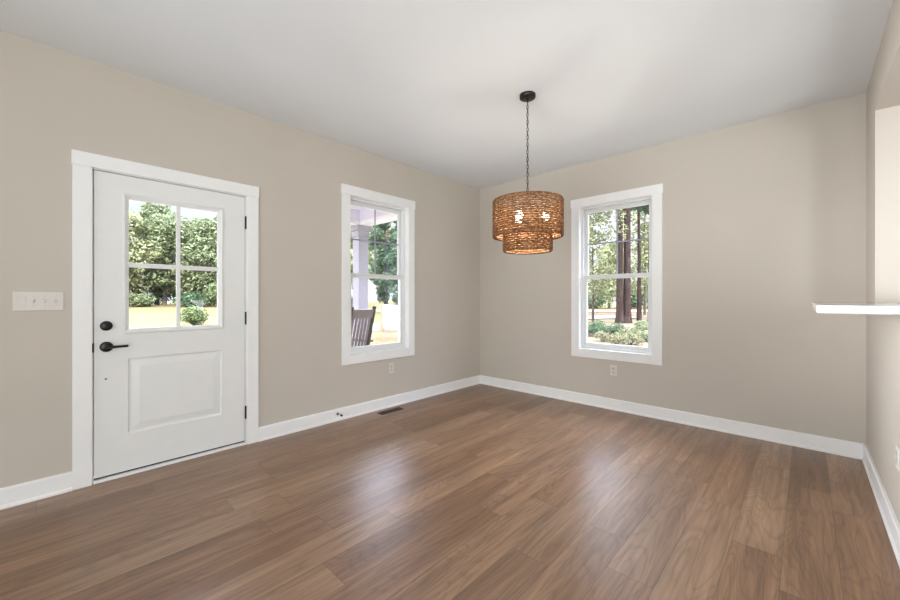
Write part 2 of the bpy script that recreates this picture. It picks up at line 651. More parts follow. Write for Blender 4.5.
# partition to the kitchen: pass-through over a half wall (local u = -y)
LEDGE_Z = 1.18
wr = MB().slab([0.0, 2.45], [0.0, H], 0.0, 0.115, [(0.493, 2.25, LEDGE_Z - 0.03, 2.425)])
o = wr.build('wall_right', M['wall'], loc=(W, 0, 0))
o.rotation_euler.z = RIGHT
tag(o, 'beige wall with a pass-through opening above a white bar top', 'wall', kind='structure')
o = MB().box(-T, X_END + T, Y_END - T, Y_END, 0, H).build('wall_rear', M['wall'])
tag(o, 'beige wall at the far end of the living room', 'wall', kind='structure')
o = MB().box(X_END, X_END + T, Y_END, T, 0, H).build('wall_kitchen', M['wall'])
tag(o, 'beige wall at the far side of the kitchen', 'wall', kind='structure')
o = MB().box(-0.005, X_END, Y_END, 0.0, -0.2, 0.0).build('floor', M['floor'])
tag(o, 'brown wood plank floor running towards the back window wall', 'floor', kind='structure')
o = MB().box(0, X_END, Y_END, 0.0, H, H + 0.15).build('ceiling', M['ceiling'])
tag(o, 'flat white painted ceiling', 'ceiling', kind='structure')


def baseboard(name, x0, x1, loc, rz, label):
    m = MB()
    prof = [(0.0, 0.0), (-0.024, 0.0), (-0.024, 0.010), (-0.021, 0.018), (-0.016, 0.021), (-0.016, 0.108), (-0.011, 0.116), (0.0, 0.116)]
    n = len(prof)
    vs = [(u, y, z) for u in (x0, x1) for y, z in prof]
    fs = [(i, (i + 1) % n, n + (i + 1) % n, n + i) for i in range(n)]
    fs += [tuple(range(n - 1, -1, -1)), tuple(range(n, 2 * n))]
    m.add(vs, fs)
    o = m.build(name, M['trim'], loc=loc)
    o.rotation_euler.z = rz
    return tag(o, label, 'baseboard', kind='structure')


baseboard('baseboard_left', Y_END, DOOR_Y - 0.552, (0, 0, 0), LEFT, 'white baseboard left of the door under the light switches')
baseboard('baseboard_left_far', DOOR_Y + 0.552, 0.0, (0, 0, 0), LEFT, 'white baseboard between the door and the room corner')
baseboard('baseboard_back', 0.0, W, (0, 0, 0), BACK, 'white baseboard along the wall under the pine-view window')
baseboard('baseboard_right', 0.0, 2.45, (W, 0, 0), RIGHT, 'white baseboard under the bar top wall')

# ------------------------------------------------------------------ windows
def window(name, loc, rz, label):
    root = empty(name, loc, rz)
    tag(root, label, 'window', kind='structure')
    a, b, z0, z1 = -0.382, 0.382, 0.630, 2.247
    # casing: picture frame with a slightly thicker, wider head
    m = MB()
    m.box(-0.475, a, -0.018, 0, z0 - 0.095, z1, 0.002)
    m.box(b, 0.475, -0.018, 0, z0 - 0.095, z1, 0.002)
    m.box(a, b, -0.018, 0, z0 - 0.095, z0, 0.002)
    m.build('casing', M['trim'], root)
    MB().box(-0.483, 0.483, -0.022, 0, z1, z1 + 0.095, 0.002).build('head_casing', M['trim'], root)
    MB().rings(a - 0.015, b + 0.015, z0 - 0.015, z1 + 0.015, [(0, -0.002), (0.015, -0.002), (0.015, T), (0, T)], close=True).build('jamb', M['trim'], root)
    # vinyl frame, sashes
    MB().rings(a, b, z0, z1, [(0, 0.052), (0.022, 0.052), (0.022, 0.150), (0, 0.150)], close=True).build('window_frame', M['vinyl'], root)
    mid = 1.445
    for nm, s0, s1, y0 in (('lower_sash', z0 + 0.022, mid + 0.022, 0.060), ('upper_sash', mid - 0.022, z1 - 0.022, 0.094)):
        s = MB()
        u0, u1 = a + 0.020, b - 0.020
        w = 0.038
        s.box(u0, u0 + w, y0, y0 + 0.032, s0, s1, 0.002)
        s.box(u1 - w, u1, y0, y0 + 0.032, s0, s1, 0.002)
        s.box(u0 + w, u1 - w, y0, y0 + 0.032, s0, s0 + 0.042, 0.002)
        s.box(u0 + w, u1 - w, y0, y0 + 0.032, s1 - 0.042, s1, 0.002)
        sash = s.build(nm, M['vinyl'], root)
        MB().box(u0 + w - 0.003, u1 - w + 0.003, y0 + 0.014, y0 + 0.018, s0 + 0.039, s1 - 0.039).build('pane', M['glass'], sash)
        if nm == 'upper_sash':
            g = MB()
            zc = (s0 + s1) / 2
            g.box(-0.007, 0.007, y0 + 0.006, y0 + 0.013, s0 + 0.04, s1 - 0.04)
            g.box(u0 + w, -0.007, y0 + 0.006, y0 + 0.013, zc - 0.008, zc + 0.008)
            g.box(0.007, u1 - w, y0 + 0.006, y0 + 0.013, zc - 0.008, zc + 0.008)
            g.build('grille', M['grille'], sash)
    return root


window('window_1', (0, WIN1_Y, 0), LEFT, 'tall white sash window beside the entry door looking onto the porch')
window('window_2', (WIN2_X, 0, 0), BACK, 'tall white sash window looking out at a large pine trunk')

# ------------------------------------------------------------------ entry door
door = empty('door_1', (0, DOOR_Y, 0), LEFT)
tag(door, 'white entry door with four-light glass top and one raised panel', 'door', kind='structure')
SL, SR, SZ0, SZ1 = -0.452, 0.452, 0.032, 2.037
m = MB()
m.box(-0.552, -0.462, -0.018, 0, 0, 2.048, 0.002)
m.build('casing', M['trim'], door)
MB().box(0.462, 0.552, -0.018, 0, 0, 2.048, 0.002).build('casing', M['trim'], door)
MB().box(-0.556, 0.556, -0.022, 0, 2.048, 2.137, 0.002).build('head_casing', M['trim'], door)
m = MB()
m.box(-0.475, -0.457, -0.003, T, 0.0, 2.06)
m.box(0.457, 0.475, -0.003, T, 0.0, 2.06)
m.box(-0.457, 0.457, -0.003, T, 2.042, 2.06)
m.box(-0.457, -0.440, 0.052, 0.075, 0.03, 2.042)     # stop the slab closes against
m.box(0.440, 0.457, 0.052, 0.075, 0.03, 2.042)
m.box(-0.440, 0.440, 0.052, 0.075, 2.025, 2.042)
m.build('jamb', M['trim'], door)
MB().box(-0.457, 0.457, -0.014, T + 0.02, 0.0, 0.020, 0.003).build('threshold', M['trim'], door)
MB().box(SL, SR, 0.012, 0.040, 0.0205, 0.0315).build('door_sweep', M['rubber'], door)
LU0, LU1, LZ0, LZ1 = -0.312, 0.294, 0.962, 1.918
PU0, PU1, PZ0, PZ1 = -0.284, 0.286, 0.284, 0.795
slab = MB().slab([SL, SR], [SZ0, SZ1], 0.004, 0.048, [(LU0 + 0.02, LU1 - 0.02, LZ0 + 0.02, LZ1 - 0.02), (PU0, PU1, PZ0, PZ1)])
slab = slab.build('slab', M['door'], door)
# raised bottom panel
p = MB().rings(PU0, PU1, PZ0, PZ1, [(0, 0.004), (0.010, 0.013), (0.022, 0.013), (0.062, 0.005)], cap=True)
p.rings(PU0, PU1, PZ0, PZ1, [(0, 0.048), (0.010, 0.040)], cap=True)
p.build('panel', M['door'], slab)
# glazed part: moulded frame, muntins, glass
f = MB().rings(LU0, LU1, LZ0, LZ1, [(0, 0.004), (0.004, -0.007), (0.012, -0.008), (0.034, 0.010), (0.034, 0.042), (0.012, 0.058), (0, 0.048)])
f.build('lite_frame', M['door'], slab)
gu0, gu1, gz0, gz1 = LU0 + 0.034, LU1 - 0.034, LZ0 + 0.034, LZ1 - 0.034
MB().box(gu0 - 0.004, gu1 + 0.004, 0.022, 0.028, gz0 - 0.004, gz1 + 0.004).build('pane', M['glass'], slab)
mu = MB()
mu.box(-0.012, 0.014, 0.004, 0.0215, gz0, gz1, 0.004)
mu.box(gu0, -0.012, 0.004, 0.0215, 1.416, 1.448, 0.004)
mu.box(0.014, gu1, 0.004, 0.0215, 1.416, 1.448, 0.004)
mu.build('muntins', M['door'], slab)
HU = -0.393
db = MB().lathe([(0.0, -0.016), (0.024, -0.016), (0.030, -0.012), (0.032, -0.002), (0.032, 0.004)], 28, (HU, 0, 1.022), 'y')
db.box(HU - 0.005, HU + 0.005, -0.026, -0.016, 1.004, 1.040, 0.002)
db.build('deadbolt', M['black'], slab)
rs = MB().lathe([(0.0, -0.016), (0.026, -0.016), (0.033, -0.012), (0.034, -0.002), (0.034, 0.004)], 28, (HU, 0, 0.884), 'y').build('door_handle', M['black'], slab)
lv = MB().tube([(HU, -0.014, 0.884), (HU, -0.044, 0.884), (HU + 0.006, -0.052, 0.884), (HU + 0.02, -0.055, 0.884), (HU + 0.105, -0.055, 0.886)], [0.010, 0.010, 0.010, 0.009, 0.008], 10)
lv.build('lever', M['black'], rs)
MB().box(-0.4615, -0.4535, -0.006, 0.004, 0.853, 0.912, 0.001).build('strike_plate', M['black'], door)
MB().lathe([(0.0, 0.002), (0.006, 0.002), (0.006, 0.0045)], 12, (-0.395, 0, 0.671), 'y').build('screw_hole', M['slot'], slab)
for z in (1.825, 1.040, 0.266):
    hb = MB().tube([(0.4555, -0.007, z - 0.052), (0.4555, -0.007, z + 0.052)], 0.0065, 10)
    hb.box(0.4520, 0.4590, -0.006, 0.004, z - 0.05, z + 0.05)
    hb.build('hinge', M['black'], door)

# ------------------------------------------------------------------ electrical plates
def outlet(loc, rz, label):
    r = empty('wall_outlet', loc, rz)
    tag(r, label, 'outlet', 'duplex wall outlets')
    MB().box(-0.035, 0.035, -0.006, 0, -0.057, 0.057, 0.002).build('cover_plate', M['plate'], r)
    for s in (-1, 1):
        q = MB().box(-0.017, 0.017, -0.0085, -0.005, s * 0.0195 - 0.014, s * 0.0195 + 0.014, 0.002).build('receptacle', M['plate_grey'], r)
        h = MB()
        for dx in (-0.006, 0.006):
            h.box(dx - 0.0012, dx + 0.0012, -0.0088, -0.0080, s * 0.0195 - 0.001, s * 0.0195 + 0.008)
        h.box(-0.002, 0.002, -0.0088, -0.0080, s * 0.0195 - 0.009, s * 0.0195 - 0.005)
        h.build('slots', M['slot'], q)
    MB().lathe([(0, -0.0075), (0.003, -0.0075), (0.0035, -0.005)], 10, (0, 0, 0), 'y').build('screw', M['plate_grey'], r)
    return r


outlet((0, -1.576, 0.426), LEFT, 'white duplex outlet on the beige wall under the porch window')
outlet((1.847, 0, 0.424), BACK, 'white duplex outlet on the beige wall under the pine-view window')
outlet((W, -1.345, 0.430), RIGHT, 'white duplex outlet low on the wall under the bar top')

sw = empty('light_switch', (0, -4.223, 1.187), LEFT)
tag(sw, 'white four-gang switch plate on the beige wall left of the door', 'light switch')
MB().box(-0.104, 0.104, -0.007, 0, -0.057, 0.057, 0.003).build('cover_plate', M['plate'], sw)
dim = MB().box(-0.087, -0.051, -0.0095, -0.006, -0.034, 0.034, 0.002).build('dimmer_switch', M['plate'], sw)
dd = MB()
for k, (dx, dz) in enumerate(((-0.010, 0.018), (0.010, 0.018), (-0.013, 0.008), (0.013, 0.008), (0.0, 0.002), (-0.006, -0.022), (0.006, -0.022))):
    dd.box(-0.069 + dx - 0.003, -0.069 + dx + 0.003, -0.0105, -0.009, dz - 0.002, dz + 0.002)
dd.build('buttons', M['plate_grey'], dim)
for u in (-0.0225, 0.0235, 0.0695):
    fr = MB().box(u - 0.0055, u + 0.0055, -0.0082, -0.006, -0.012, 0.012, 0.001).build('toggle_frame', M['plate_grey'], sw)
    tg = MB().box(u - 0.004, u + 0.004, -0.020, -0.008, -0.004, 0.007, 0.0015)
    tg.build('toggle', M['plate'], fr)
    for s in (-1, 1):
        MB().lathe([(0, -0.0085), (0.003, -0.0085), (0.0035, -0.0065)], 10, (u, 0, s * 0.030), 'y').build('screw', M['plate_grey'], sw)

# ------------------------------------------------------------------ floor vent and door stop
fv = empty('floor_vent', (0.138, -1.685, 0.0))
tag(fv, 'dark bronze floor register beside the baseboard under the porch window', 'floor vent')
FLAT = Matrix(((1, 0, 0, 0), (0, 0, 1, 0), (0, 1, 0, 0), (0, 0, 0, 1)))      # lays a profile ring flat on the floor
MB().rings(-0.046, 0.046, -0.145, 0.145, [(0.0, 0.0), (0.003, 0.004), (0.011, 0.005), (0.013, 0.002)]).xf(FLAT).build('frame', M['vent'], fv)
MB().box(-0.034, 0.034, -0.133, 0.133, 0.0005, 0.0015).build('slot_shade_sheet', M['vent_dark'], fv)  # flat near-black sheet stands in for the shade between the louvers
lo = MB()
for k in range(21):
    y = -0.125 + k * 0.0125
    lo.box(-0.033, 0.033, y - 0.0018, y + 0.0018, 0.0015, 0.0035)
lo.box(-0.003, 0.003, -0.131, 0.131, 0.0015, 0.004)
lo.build('louvers', M['vent'], fv)

ds = empty('door_stop', (0.016, -2.241, 0.068), LEFT)
tag(ds, 'small black-tipped door stop screwed to the baseboard', 'door stop')
MB().lathe([(0, -0.010), (0.010, -0.010), (0.013, -0.004), (0.013, 0.0)], 16, (0, 0, 0), 'y').build('base', M['black'], ds)
spr = [(0.0045 * math.cos(t * 0.9), -0.008 - t * 0.00055, 0.0045 * math.sin(t * 0.9)) for t in range(100)]
MB().tube(spr, 0.0014, 6).build('spring', M['steel'], ds)
MB().lathe([(0, -0.080), (0.008, -0.080), (0.010, -0.076), (0.010, -0.064), (0.006, -0.061), (0, -0.061)], 16, (0, 0, 0), 'y').build('rubber_tip', M['rubber'], ds)

# ------------------------------------------------------------------ bar top
o = MB().box(3.385, 3.93, -2.25, -0.493, LEDGE_Z - 0.03, LEDGE_Z, 0.004).build('bar_top', M['counter'])
tag(o, 'white quartz bar top set in the pass-through opening of the right wall', 'bar top')

# ------------------------------------------------------------------ pendant lamp
PX, PY = 1.825, -1.697
pend = empty('pendant_lamp', (PX, PY, H))
tag(pend, 'two-tier woven rattan drum pendant lamp hanging on a black chain', 'pendant lamp')


def weave(R0, z0, z1, pitch, minor, waves, amp):
    m = MB()
    rows = int(round((z1 - z0) / pitch))
    rnd = random.Random(int(R0 * 1000))
    seg = waves * 8
    for i in range(rows):
        z = z0 + (i + 0.5) * pitch
        ph = (i % 2) * PI + rnd.uniform(-0.4, 0.4)
        jit = rnd.uniform(0.95, 1.1)
        ws = [rnd.uniform(-0.0006, 0.0006) for _ in range(24)]
        pts = []
        for k in range(seg):
            a = 2 * PI * k / seg
            r = R0 + amp * math.sin(waves * a + ph)
            q = a / (2 * PI) * 24
            w = ws[int(q) % 24] * (1 - q % 1) + ws[(int(q) + 1) % 24] * (q % 1)
            pts.append((r * math.cos(a), r * math.sin(a), z + w))
        m.tube(pts, minor * jit, 5, closed=True)
    # upright canes that the strands pass around
    for k in range(waves):
        a = 2 * PI * (k + 0.5) / waves
        m.tube([(R0 * math.cos(a), R0 * math.sin(a), z0), (R0 * math.cos(a), R0 * math.sin(a), z1)], 0.0028, 5)
    return m


def hoop(m, r, z, rad, seg=64):
    m.tube([(r * math.cos(2 * PI * k / seg), r * math.sin(2 * PI * k / seg), z) for k in range(seg)], rad, 8, closed=True)


DZ = -H
RU, RL = 0.255, 0.177
UZ0, UZ1, LZ_0, LZ_1 = 1.668 + DZ, 1.940 + DZ, 1.560 + DZ, 1.712 + DZ
MB().lathe([(0, -0.028), (0.052, -0.028), (0.059, -0.024), (0.060, -0.004), (0.060, 0.0)], 40).build('canopy', M['black'], pend)
MB().lathe([(0, -0.050), (0.006, -0.050), (0.008, -0.044), (0.010, -0.028), (0.010, -0.024)], 16).build('loop', M['black'], pend)
us = weave(RU, UZ0, UZ1, 0.0160, 0.0070, 30, 0.0042).build('upper_shade', M['rattan'], pend)
ls = weave(RL, LZ_0, LZ_1, 0.0160, 0.0072, 22, 0.0042).build('lower_shade', M['rattan'], pend)
for sh, r, z0, z1 in ((us, RU, UZ0, UZ1), (ls, RL, LZ_0, LZ_1)):
    b = MB()
    hoop(b, r, z0 + 0.001, 0.006)
    hoop(b, r, z1 - 0.001, 0.006)
    b.build('rim', M['rattan'], sh)
    b = MB()
    hoop(b, r - 0.008, z0 + 0.003, 0.0035)
    hoop(b, r - 0.008, z1 - 0.003, 0.0035)
    for k in range(8):
        a = 2 * PI * (k + 0.2) / 8
        b.tube([((r + 0.005) * math.cos(a), (r + 0.005) * math.sin(a), z0), ((r + 0.005) * math.cos(a), (r + 0.005) * math.sin(a), z1)], 0.0032, 6)
    b.build('shade_wire', M['rattan_dark'], sh)
fr = MB()
hub_z = 1.915 + DZ
for k in range(3):
    a = R(20) + 2 * PI * k / 3
    ca, sa = math.cos(a), math.sin(a)
    fr.tube([(0, 0, hub_z), ((RU - 0.004) * ca, (RU - 0.004) * sa, hub_z + 0.015)], 0.003, 6)
    fr.tube([((RL - 0.004) * ca, (RL - 0.004) * sa, hub_z + 0.010), ((RL - 0.004) * ca, (RL - 0.004) * sa, LZ_1 - 0.01)], 0.0025, 6)
fr.lathe([(0, hub_z - 0.02), (0.02, hub_z - 0.02), (0.02, hub_z + 0.02), (0.006, hub_z + 0.045), (0.004, hub_z + 0.09)], 16)
fr.build('frame', M['black'], pend)
for k in range(3):
    a = R(43.35) + R(-8) + 2 * PI * k / 3
    x, y = 0.130 * math.cos(a), 0.130 * math.sin(a)
    s = MB().tube([(0, 0, hub_z - 0.01), (x * 0.6, y * 0.6, hub_z - 0.02), (x, y, hub_z - 0.015), (x, y, hub_z - 0.03)], 0.004, 6)
    s.lathe([(0, hub_z - 0.025), (0.015, hub_z - 0.03), (0.016, hub_z - 0.062), (0, hub_z - 0.062)], 14, (x, y, 0))
    so = s.build('socket', M['black'], pend)
    bz = hub_z - 0.062
    MB().lathe([(0.012, bz), (0.016, bz - 0.008), (0.027, bz - 0.032), (0.028, bz - 0.044), (0.018, bz - 0.060), (0.0, bz - 0.065)], 16, (x, y, 0)).build('bulb', M['bulb'], so)
    lp = light('pendant_bulb_light', 'POINT', (PX + x * 0.9, PY + y * 0.9, H + bz - 0.088), energy=6.0, color=(1.0, 0.95, 0.86), size=0.02)
# chain and cord
link_pts = []
for k in range(20):
    t = 2 * PI * k / 20
    cx, cz = 0.0065 * math.cos(t), 0.0085 * math.sin(t)
    link_pts.append((cx, 0, cz + (0.0085 if cz >= 0 else -0.0085)))
proto = MB().tube(link_pts, 0.0019, 6, closed=True).build('chain_link', M['pewter'], pend)
ztop, zbot = 2.690 + DZ, 1.985 + DZ
nl = int((ztop - zbot) / 0.0285) + 1
for k in range(nl):
    c = proto if k == 0 else proto.copy()
    if k:
        COL.objects.link(c)
        c.parent = pend
    c.location = (0, 0, ztop - 0.012 - k * (ztop - zbot) / nl)
    c.rotation_euler.z = R(20) if k % 2 else R(110)
cp = [(0.005 * math.cos(k * 1.1), 0.005 * math.sin(k * 1.1), -0.045 - k * (0.735 / 60)) for k in range(61)]
MB().tube(cp, 0.0016, 6).build('cord', M['rubber'], pend)

# ------------------------------------------------------------------ outdoors: ground
def terrain(x, y):
    a = max(0.0, -x - 4.0) * 0.034
    b = min(0.5, max(0.0, y - 4.0) * 0.032)
    h = -0.36 + max(min(a, 1.0), b)
    h += 0.24 * math.exp(-((x + 2.19) ** 2 + (y - 12.6) ** 2) / 6.0)
    return h


gx = np.concatenate([np.arange(-75, -25, 2.5), np.arange(-25, 14.01, 0.75)])
gy = np.concatenate([np.arange(-30, -8, 2.0), np.arange(-8, 24, 0.75), np.arange(24, 70.1, 2.5)])
vs = [(x, y, terrain(x, y)) for y in gy for x in gx]
nx = len(gx)
fs = [(j * nx + i, j * nx + i + 1, (j + 1) * nx + i + 1, (j + 1) * nx + i) for j in range(len(gy) - 1) for i in range(nx - 1)
      if not (-0.2 < gx[i] < 6.5 and -8.5 < gy[j] < -1.0)]
g = MB().add(vs, fs, True).build('lawn', M['ground'])
tag(g, 'dry yellow lawn turning to pine straw around the house', 'lawn', kind='structure')


def strip(name, pts, width, label):
    m = MB()
    P = [Vector(p) for p in pts]
    vs = []
    for i, p in enumerate(P):
        d = (P[min(i + 1, len(P) - 1)] - P[max(i - 1, 0)]).normalized()
        n = Vector((-d.y, d.x))
        for s in (-1, 1):
            q = p + n * s * width / 2
            vs.append((q.x, q.y, terrain(q.x, q.y) + 0.05))
    fs = [(2 * i, 2 * i + 1, 2 * i + 3, 2 * i + 2)[::-1] for i in range(len(P) - 1)]
    m.add(vs, fs, True)
    o = m.build(name, M['road'])
    return tag(o, label, 'road', kind='structure')


def line(a, b, n=16):
    return [(a[0] + (b[0] - a[0]) * k / n, a[1] + (b[1] - a[1]) * k / n) for k in range(n + 1)]


strip('road', line((-26, 8.2), (8, 41.5), 30), 3.2, 'pale sunlit road passing behind the pines')
strip('driveway', line((-10.5, 12.0), (-3.9, 18.6), 14), 2.0, 'pale sunlit gravel drive left of the large pine')

# porch
o = MB().box(-2.25, -T, -6.5, -0.45, -0.30, -0.06).build('porch_floor', M['concrete'])
tag(o, 'grey concrete porch floor in front of the entry door', 'porch', kind='structure')
o = MB().box(-2.35, -T, -6.5, -0.40, 2.62, 2.72).build('porch_ceiling', M['porch_paint'])
tag(o, 'lavender grey porch ceiling above the rocking chair', 'porch ceiling', kind='structure')
pb = MB()
pb.box(-2.076, -T, -0.762, -0.582, 2.44, 2.62)
pb.box(-2.076, -1.876, -6.5, -0.762, 2.44, 2.62)
o = pb.build('porch_beam', M['porch_paint'])
tag(o, 'lavender grey beam under the porch ceiling', 'beam', kind='structure')
tb = MB()
tb.box(-2.086, -T, -0.772, -0.572, 2.385, 2.44)
tb.box(-2.086, -1.866, -6.5, -0.772, 2.385, 2.44)
o = tb.build('trim_1', M['porch_trim'])
tag(o, 'white trim board along the underside of the porch beam', 'trim', kind='structure')
pc = empty('porch_column', (-1.976, -0.672, -0.06))
tag(pc, 'square lavender grey porch column with a stepped capital', 'column')
MB().box(-0.09, 0.09, -0.09, 0.09, 0.18, 2.27, 0.004).build('shaft', M['column_paint'], pc)
MB().box(-0.115, 0.115, -0.115, 0.115, 0.0, 0.18, 0.006).build('base', M['column_paint'], pc)
MB().box(-0.105, 0.105, -0.105, 0.105, 2.27, 2.36, 0.004).box(-0.125, 0.125, -0.125, 0.125, 2.36, 2.4445, 0.006).build('capital', M['column_paint'], pc)
# roof over the house (keeps the sun off the walls as the real one does)
rf = MB()
rf.add([(-2.6, -9.6, 2.93), (-2.6, 0.6, 2.93), (3.6, 0.6, 5.0), (3.6, -9.6, 5.0), (7.6, -9.6, 3.0), (7.6, 0.6, 3.0),
        (-2.6, -9.6, 2.83), (-2.6, 0.6, 2.83), (7.6, -9.6, 2.9), (7.6, 0.6, 2.9)],
       [(0, 3, 2, 1), (3, 4, 5, 2), (6, 7, 9, 8), (0, 1, 7, 6), (4, 8, 9, 5), (1, 2, 5, 9, 7), (0, 6, 8, 4, 3)])
o = rf.build('roof', M['roofing'])
tag(o, 'grey pitched roof over the house and porch', 'roof', kind='structure')

# rocking chair on the porch
rc = empty('rocking_chair', (-1.059, -1.402, -0.06), math.atan2(-0.31, -0.95))   # local +X faces the street
tag(rc, 'dark rocking chair with a slatted back outside the porch window', 'rocking chair')


def bar(name, a, b, w, t, mat, parent):
    """flat board from a to b, w wide along local Y, t thick"""
    A, B = Vector(a), Vector(b)
    d = (B - A).normalized()
    s = Vector((0, 1, 0))
    s = (s - d * s.dot(d)).normalized()
    n = d.cross(s)
    vs = []
    for p in (A, B):
        for i, j in ((-1, -1), (1, -1), (1, 1), (-1, 1)):
            vs.append(p + s * i * w / 2 + n * j * t / 2)
    m = MB().add(vs, [(0, 1, 2, 3), (4, 7, 6, 5), (0, 4, 5, 1), (1, 5, 6, 2), (2, 6, 7, 3), (3, 7, 4, 0)])
    return m.build(name, mat, parent, bevel=0.003)


topb, botb = -0.19, -0.02       # local x of the back at top and seat height (leans to the house)
for s in (-1, 1):
    bar('back_post', (botb, s * 0.235, 0.36), (topb, s * 0.235, 1.155), 0.042, 0.035, M['espresso'], rc)
    bar('leg', (botb, s * 0.235, 0.07), (botb, s * 0.235, 0.42), 0.042, 0.04, M['espresso'], rc)
    bar('leg', (0.46, s * 0.255, 0.065), (0.46, s * 0.255, 0.66), 0.042, 0.042, M['espresso'], rc)
    bar('armrest', (-0.10, s * 0.275, 0.665), (0.52, s * 0.275, 0.68), 0.10, 0.024, M['espresso'], rc)
    pts = [(-0.42 + 0.107 * k, s * 0.245, 0.03 + 0.22 * ((-0.42 + 0.107 * k - 0.18) ** 2)) for k in range(11)]
    MB().tube(pts, 0.022, 8).build('rocker', M['espresso'], rc)
lerp = lambda z: botb + (topb - botb) * (z - 0.36) / (1.155 - 0.36)
bar('top_rail', (lerp(1.00), 0, 1.00), (lerp(1.115), 0, 1.115), 0.43, 0.026, M['slat'], rc)
bar('lower_rail', (lerp(0.44), 0, 0.44), (lerp(0.50), 0, 0.50), 0.43, 0.026, M['espresso'], rc)
for k in range(6):
    y = -0.170 + k * 0.068
    bar('back_slat', (lerp(0.48), y, 0.48), (lerp(1.01), y, 1.01), 0.040, 0.014, M['slat'], rc)
for k in range(7):
    x = 0.0 + k * 0.075
    MB().box(x - 0.032, x + 0.032, -0.25, 0.25, 0.405, 0.425, 0.004).build('seat_slat', M['espresso'], rc)
MB().box(0.44, 0.475, -0.24, 0.24, 0.34, 0.40, 0.004).build('seat_rail', M['espresso'], rc)

# ------------------------------------------------------------------ outdoors: vegetation
def leaf_mesh(name, blobs, n, size, seed, mat, flat=0.5):
    """leaf cards scattered through the shells of many blobs: (cx, cy, cz, rx, ry, rz)"""
    rg = np.random.default_rng(seed)
    B = np.array(blobs, float)
    vol = (B[:, 3] * B[:, 4] + B[:, 4] * B[:, 5] + B[:, 3] * B[:, 5])
    pick = rg.choice(len(B), n, p=vol / vol.sum())
    d = rg.normal(size=(n, 3))
    d /= np.linalg.norm(d, axis=1)[:, None]
    r = rg.uniform(0.55, 1.08, n) ** 0.6
    c = B[pick, :3] + d * B[pick, 3:] * r[:, None]
    nrm = d * (1 - flat) + rg.normal(size=(n, 3)) * 0.55 + np.array([0, 0, flat])
    nrm /= np.linalg.norm(nrm, axis=1)[:, None]
    a = np.cross(nrm, rg.normal(size=(n, 3)))
    a /= np.linalg.norm(a, axis=1)[:, None] + 1e-9
    b = np.cross(nrm, a)
    s = size * rg.uniform(0.6, 1.3, n)[:, None]
    v = np.stack([c - a * s, c - b * s * 0.5 + nrm * s * 0.15, c + a * s, c + b * s * 0.5 + nrm * s * 0.15], 1).reshape(-1, 3)
    me = bpy.data.meshes.new(name)
    me.vertices.add(4 * n)
    me.vertices.foreach_set('co', v.ravel())
    me.loops.add(4 * n)
    me.loops.foreach_set('vertex_index', np.arange(4 * n))
    me.polygons.add(n)
    me.polygons.foreach_set('loop_start', np.arange(n) * 4)
    me.polygons.foreach_set('loop_total', np.full(n, 4))
    me.update(calc_edges=True)
    me.materials.append(mat)
    return me


def mesh_obj(name, me, parent=None, loc=(0, 0, 0)):
    o = bpy.data.objects.new(name, me)
    COL.objects.link(o)
    o.location = loc
    if parent is not None: o.parent = parent
    return o


def blobs_for(rg, n, r, z0, z1, br, taper=0.55):
    out = []
    for k in range(n):
        t = (k + 0.5) / n
        z = z0 + (z1 - z0) * t
        rad = r * (1 - taper * abs(2 * t - 0.85)) * math.sqrt(rg.random())
        w = rg.uniform(0, 2 * PI)
        s = br * rg.uniform(0.7, 1.25)
        out.append((rad * math.cos(w), rad * math.sin(w), z, s, s, s * 0.72))
    return out


def trunk_mb(h, r, seed, branches=5, reach=1.5, b0=0.45):
    rg = random.Random(seed)
    m = MB()
    pts = []
    for k in range(9):
        t = k / 8
        pts.append((rg.uniform(-0.05, 0.05) * h * 0.1 * t, rg.uniform(-0.05, 0.05) * h * 0.1 * t, -0.2 + (h + 0.2) * t))
    rad = [r * (1.35 if k == 0 else 1.08 if k == 1 else 1 - 0.75 * k / 8) for k in range(9)]
    m.tube(pts, rad, 10)
    for k in range(branches):
        t = b0 + (0.95 - b0) * k / max(1, branches)
        z = h * t
        a = rg.uniform(0, 2 * PI)
        L = reach * rg.uniform(0.6, 1.2)
        bp = [(math.cos(a) * L * q, math.sin(a) * L * q, z + L * 0.45 * q + rg.uniform(-.06, .06) * L) for q in (0, 0.35, 0.7, 1.0)]
        m.tube(bp, [r * 0.38 * (1 - t * 0.4), r * 0.28, r * 0.18, r * 0.08], 6)
    return m


rg = random.Random(5)
PROT = {}


def proto_tree(key, name, h, r, z0, br, nb, nleaf, size, mat, bark, tr, seed, branches=5):
    root = empty(name)
    rgl = random.Random(seed)
    me = leaf_mesh('crown', blobs_for(rgl, nb, r, z0, h, br), nleaf, size, seed, M[mat])
    mesh_obj('crown', me, root)
    trunk_mb(h * 0.92, tr, seed, branches, r * 0.75, max(0.2, z0 / h)).build('trunk', M[bark], root)
    PROT[key] = [root, False]
    return root


proto_tree('broad', 'leafy_tree', 7.6, 2.5, 1.6, 1.05, 34, 9000, 0.16, 'leaf', 'bark', 0.16, 11)
proto_tree('tall', 'leafy_tree', 9.4, 2.2, 2.4, 1.0, 34, 9000, 0.17, 'leaf', 'bark', 0.18, 12)
proto_tree('yellow', 'leafy_tree', 7.4, 2.3, 1.5, 1.0, 28, 8000, 0.15, 'leaf_yellow', 'bark', 0.14, 13)
proto_tree('conifer', 'evergreen_tree', 9.5, 0.95, 0.8, 0.5, 40, 7000, 0.11, 'leaf_dark', 'bark', 0.15, 18)
proto_tree('sparse', 'young_tree', 5.6, 1.5, 1.3, 0.6, 24, 4200, 0.085, 'leaf_yellow', 'bark', 0.055, 15, 10)
proto_tree('pine', 'tall_pine', 13.0, 1.7, 6.0, 0.8, 22, 4200, 0.15, 'leaf_dark', 'bark_pine', 0.10, 16, 9)


